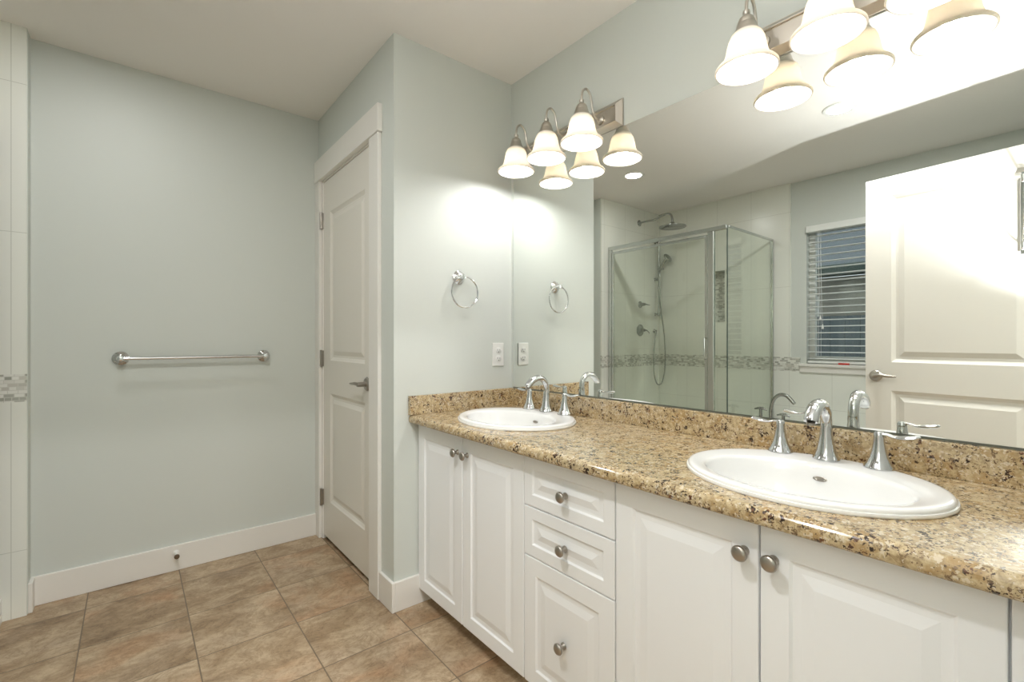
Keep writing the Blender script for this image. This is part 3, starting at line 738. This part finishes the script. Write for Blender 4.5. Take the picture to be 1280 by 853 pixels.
# ------------------------------------------------------------------ shower (reflected)
SX, SY, SZ = -.44, 1.667, 2.0
pan = nb(); box(pan, XL+.0005, SX+.035, SY-.03, YS-.0005, 0, .03); box(pan, SX-.045, SX+.035, SY-.03, YS-.0005, .03, .10, .006, 2); box(pan, XL+.0005, SX-.045, SY-.03, SY+.045, .03, .10, .006, 2)
tag(obj('shower_pan', pan, M['acryl']), 'low white shower pan with raised curb under the glass', 'shower pan')
t = thing('shower_enclosure', (SX, 2.2, .10), 'corner shower enclosure of clear glass in bright aluminium frame', 'shower enclosure')
bm = nb(); box(bm, SX-.014, SX+.014, SY, YS-.001, SZ-.030, SZ, .002, 1); obj('header_rail', bm, M['alu'], t)
bm = nb(); box(bm, XL+.001, SX-.016, SY-.008, SY+.008, SZ-.016, SZ, .002, 1); obj('return_rail', bm, M['alu'], t)
bm = nb(); box(bm, SX-.016, SX+.016, SY, YS-.001, .101, .125, .002, 1); box(bm, XL+.001, SX-.016, SY-.008, SY+.008, .101, .120, .002, 1); obj('bottom_rail', bm, M['alu'], t)
for y0, y1 in ((YS-.035, YS-.001), (1.765, 1.815)):
    bm = nb(); box(bm, SX-.014, SX+.014, y0, y1, .125, SZ-.030, .003, 1); obj('frame_post', bm, M['alu'], t)
bm = nb(); box(bm, XL+.001, XL+.018, SY-.010, SY+.010, .12, SZ-.016, .002, 1); obj('wall_channel', bm, M['alu'], t)
bm = nb(); box(bm, SX-.003, SX+.003, SY+.004, 1.765, .125, SZ-.030); obj('fixed_panel', bm, M['glass'], t)
bm = nb(); box(bm, XL+.018, SX-.004, SY-.003, SY+.003, .12, SZ-.016); obj('return_panel', bm, M['glass'], t)
bm = nb(); box(bm, SX-.003, SX+.003, SY-.003, SY+.003, .125, SZ-.030); obj('corner_bead', bm, M['ext_dark'], t)
bm = nb(); box(bm, SX-.003, SX+.003, 1.838, YS-.058, .150, SZ-.07); dr = obj('door_panel', bm, M['glass'], t)
bm = nb()
for q in ((1.818, 1.838, .128, SZ-.05), (YS-.058, YS-.038, .128, SZ-.05), (1.838, YS-.058, .128, .150), (1.838, YS-.058, SZ-.07, SZ-.05)): box(bm, SX-.009, SX+.009, *q, .002, 1)
obj('door_frame', bm, M['alu'], dr)
bm = nb(); tube(bm, [(SX+.009, 1.828, 1.0), (SX+.035, 1.828, 1.0), (SX+.035, 1.828, 1.16), (SX+.009, 1.828, 1.16)], .005, smooth=0); obj('door_handle', bm, M['alu'], dr, True)

y = YS
t = thing('rain_shower_head', (-.907, y, 2.30), 'round rain shower head on a curved chrome arm', 'shower head')
bm = nb(); lathe(bm, [(0, 0), (.03, 0), (.03, .004), (.018, .012), (.012, .016), (0, .016)], (-.907, y-.0002, 2.30), '-Y', 28)
tube(bm, [(-.907, y, 2.30), (-.907, 2.68, 2.302), (-.907, 2.60, 2.300), (-.907, 2.53, 2.318), (-.907, 2.467, 2.328), (-.907, 2.425, 2.313), (-.907, 2.410, 2.268), (-.907, 2.408, 2.225)], .0095)
obj('arm', bm, M['shower_chrome'], t, True)
bm = nb(); lathe(bm, [(0, 0), (.118, 0), (.122, .003), (.122, .009), (.1, .016), (.05, .022), (.024, .028), (.020, .046), (.012, .054), (0, .056)], (-.907, 2.408, 2.190), 'Z', 40); obj('spray_head', bm, M['shower_chrome'], t, True, 50)
for zz, r, lab in ((1.497, .032, 'small'), (1.243, .056, 'large')):
    t = thing('shower_valve', (-.92, y, zz), f'{lab} round chrome shower valve, ' + ('upper' if r < .04 else 'lower') + ' one on the tiled end wall', 'shower valve', 'shower valves on the tiled end wall')
    bm = nb(); lathe(bm, [(0, 0), (r, 0), (r*1.02, .004), (r*.85, .010), (r*.6, .014), (.018, .022), (.015, .05), (.012, .06), (0, .062)], (-.92, y-.0002, zz), '-Y', 36); obj('escutcheon', bm, M['shower_chrome'], t, True, 50)
    bm = nb(); tube(bm, [(-.92, y-.05, zz), (-.945, y-.062, zz-.002), (-.985, y-.066, zz-.006 if r < .04 else zz-.03)], [.007, .006, .0045]); obj('lever', bm, M['shower_chrome'], t, True)
t = thing('hand_shower', (-1.15, y, 1.4), 'chrome hand shower on a tall slide bar with looping hose', 'hand shower')
bx = -1.175
bm = nb(); tube(bm, [(bx, y-.045, 1.39), (bx, y-.045, 2.165)], .0095, smooth=0); obj('slide_bar', bm, M['shower_chrome'], t, True)
for zz in (2.145, 1.765, 1.411):
    bm = nb(); lathe(bm, [(0, 0), (.017, 0), (.015, .006), (.010, .012), (.010, .044), (0, .044)], (bx, y-.0002, zz), '-Y', 20)
    lathe(bm, [(0, -.016), (.014, -.016), (.014, .016), (0, .016)], (bx, y-.045, zz), 'Z', 20)
    lathe(bm, [(0, 0), (.008, 0), (.008, .03), (0, .03)], (bx, y-.045, zz), '-X' if False else 'X', 16); obj('bar_bracket', bm, M['shower_chrome'], t, True)
bm = nb(); a = Vector((bx, y-.075, 1.88)); tube(bm, [a, a+Vector((0, -.03, .05)), a+Vector((0, -.06, .085))], [.011, .012, .014])
ax = Matrix.Rotation(math.radians(55), 3, 'X')
lathe(bm, [(0, -.012), (.046, -.012), (.050, -.006), (.046, .006), (.02, .016), (0, .018)], a+Vector((0, -.075, .09)), ax, 32)
lathe(bm, [(0, 0), (.014, 0), (.014, .05), (0, .05)], (bx, y-.045, 1.865), '-Y', 16); obj('spray_handle', bm, M['shower_chrome'], t, True, 50)
bm = nb(); lathe(bm, [(0, 0), (.020, 0), (.020, .006), (.012, .014), (.011, .03), (0, .03)], (-1.165+.01, y-.0002, 1.239), '-Y', 20); obj('hose_outlet', bm, M['shower_chrome'], t, True)
bm = nb(); tube(bm, [(-1.155, y-.03, 1.235), (-1.125, y-.036, 1.17), (-1.100, y-.04, 1.05), (-1.092, y-.042, .85), (-1.115, y-.045, .74), (-1.155, y-.052, .695), (-1.195, y-.07, .72), (-1.208, y-.09, .84), (-1.200, y-.10, 1.02), (-1.180, y-.10, 1.22), (-1.150, y-.09, 1.42), (-1.130, y-.085, 1.62), (-1.140, y-.08, 1.80), (bx, y-.078, 1.885)], .0058); obj('hose', bm, M['shower_chrome'], t, True)

# ------------------------------------------------------------------ bathtub and its filler (reflected)
def tub():
    t = thing('bathtub', (-.85, .9, 0), 'white built-in bathtub with a wide deck below the window', 'bathtub')
    bm = nb(); x0, x1, y0, y1, zt = XL+.001, -.42, .05, SY-.032, .475
    N = 64
    def sq(k, cx, cy, a, b, e, z):
        th = 2*PI*k/N; c, s = math.cos(th), math.sin(th)
        return (cx+a*math.copysign(abs(c)**e, c), cy+b*math.copysign(abs(s)**e, s), z)
    cx, cy = (x0+x1)/2, (y0+y1)/2; A, B = (x1-x0)/2, (y1-y0)/2
    loops = [(cx, cy, A-.01, B, .06, 0), (cx, cy, A-.01, B, .06, zt-.035), (cx, cy, A, B, .06, zt-.03), (cx, cy, A, B, .06, zt-.006), (cx, cy, A-.006, B-.006, .06, zt),
             (cx, cy-.10, A-.10, B-.24, .5, zt), (cx, cy-.10, A-.112, B-.252, .5, zt-.012), (cx, cy-.10, A-.14, B-.30, .55, zt-.25), (cx, cy-.10, A-.19, B-.38, .6, zt-.38), (cx, cy-.10, A-.28, B-.5, .7, zt-.40)]
    rs = [[bm.verts.new(sq(k, *l[:5], l[5])) for k in range(N)] for l in loops]
    for a, b in zip(rs, rs[1:]):
        for k in range(N): bm.faces.new((a[k], a[(k+1) % N], b[(k+1) % N], b[k]))
    bm.faces.new(rs[-1]); bm.faces.new(rs[0]); obj('tub_shell', bm, M['acryl'], t, True, 50)
    f = thing('tub_faucet', (-.75, 1.5, zt), 'chrome tub filler with arched spout on the tub deck', 'faucet')
    bm = nb(); lathe(bm, [(0, 0), (.028, 0), (.026, .008), (.016, .03), (.013, .06), (0, .06)], (-.75, 1.485, zt), 'Z', 24)
    tube(bm, [(-.75, 1.485, zt+.05), (-.75, 1.486, zt+.15), (-.75, 1.465, zt+.225), (-.75, 1.425, zt+.262), (-.75, 1.375, zt+.258), (-.75, 1.325, zt+.205)], [.013, .0125, .0125, .0135, .014, .012]); obj('spout', bm, M['shower_chrome'], f, True)
    for yy, zz in ((1.56, .15), (1.40, .12)):
        bm = nb(); lathe(bm, [(0, 0), (.026, 0), (.024, .008), (.013, .03), (.011, zz), (0, zz)], (-.75, yy, zt), 'Z', 24)
        tube(bm, [(-.75, yy+.045, zt+zz-.01), (-.75, yy, zt+zz), (-.75, yy-.045, zt+zz-.012)], [.005, .010, .005]); tube(bm, [(-.79, yy, zt+zz), (-.71, yy, zt+zz)], .006, smooth=0); obj('handle', bm, M['shower_chrome'], f, True)
tub()
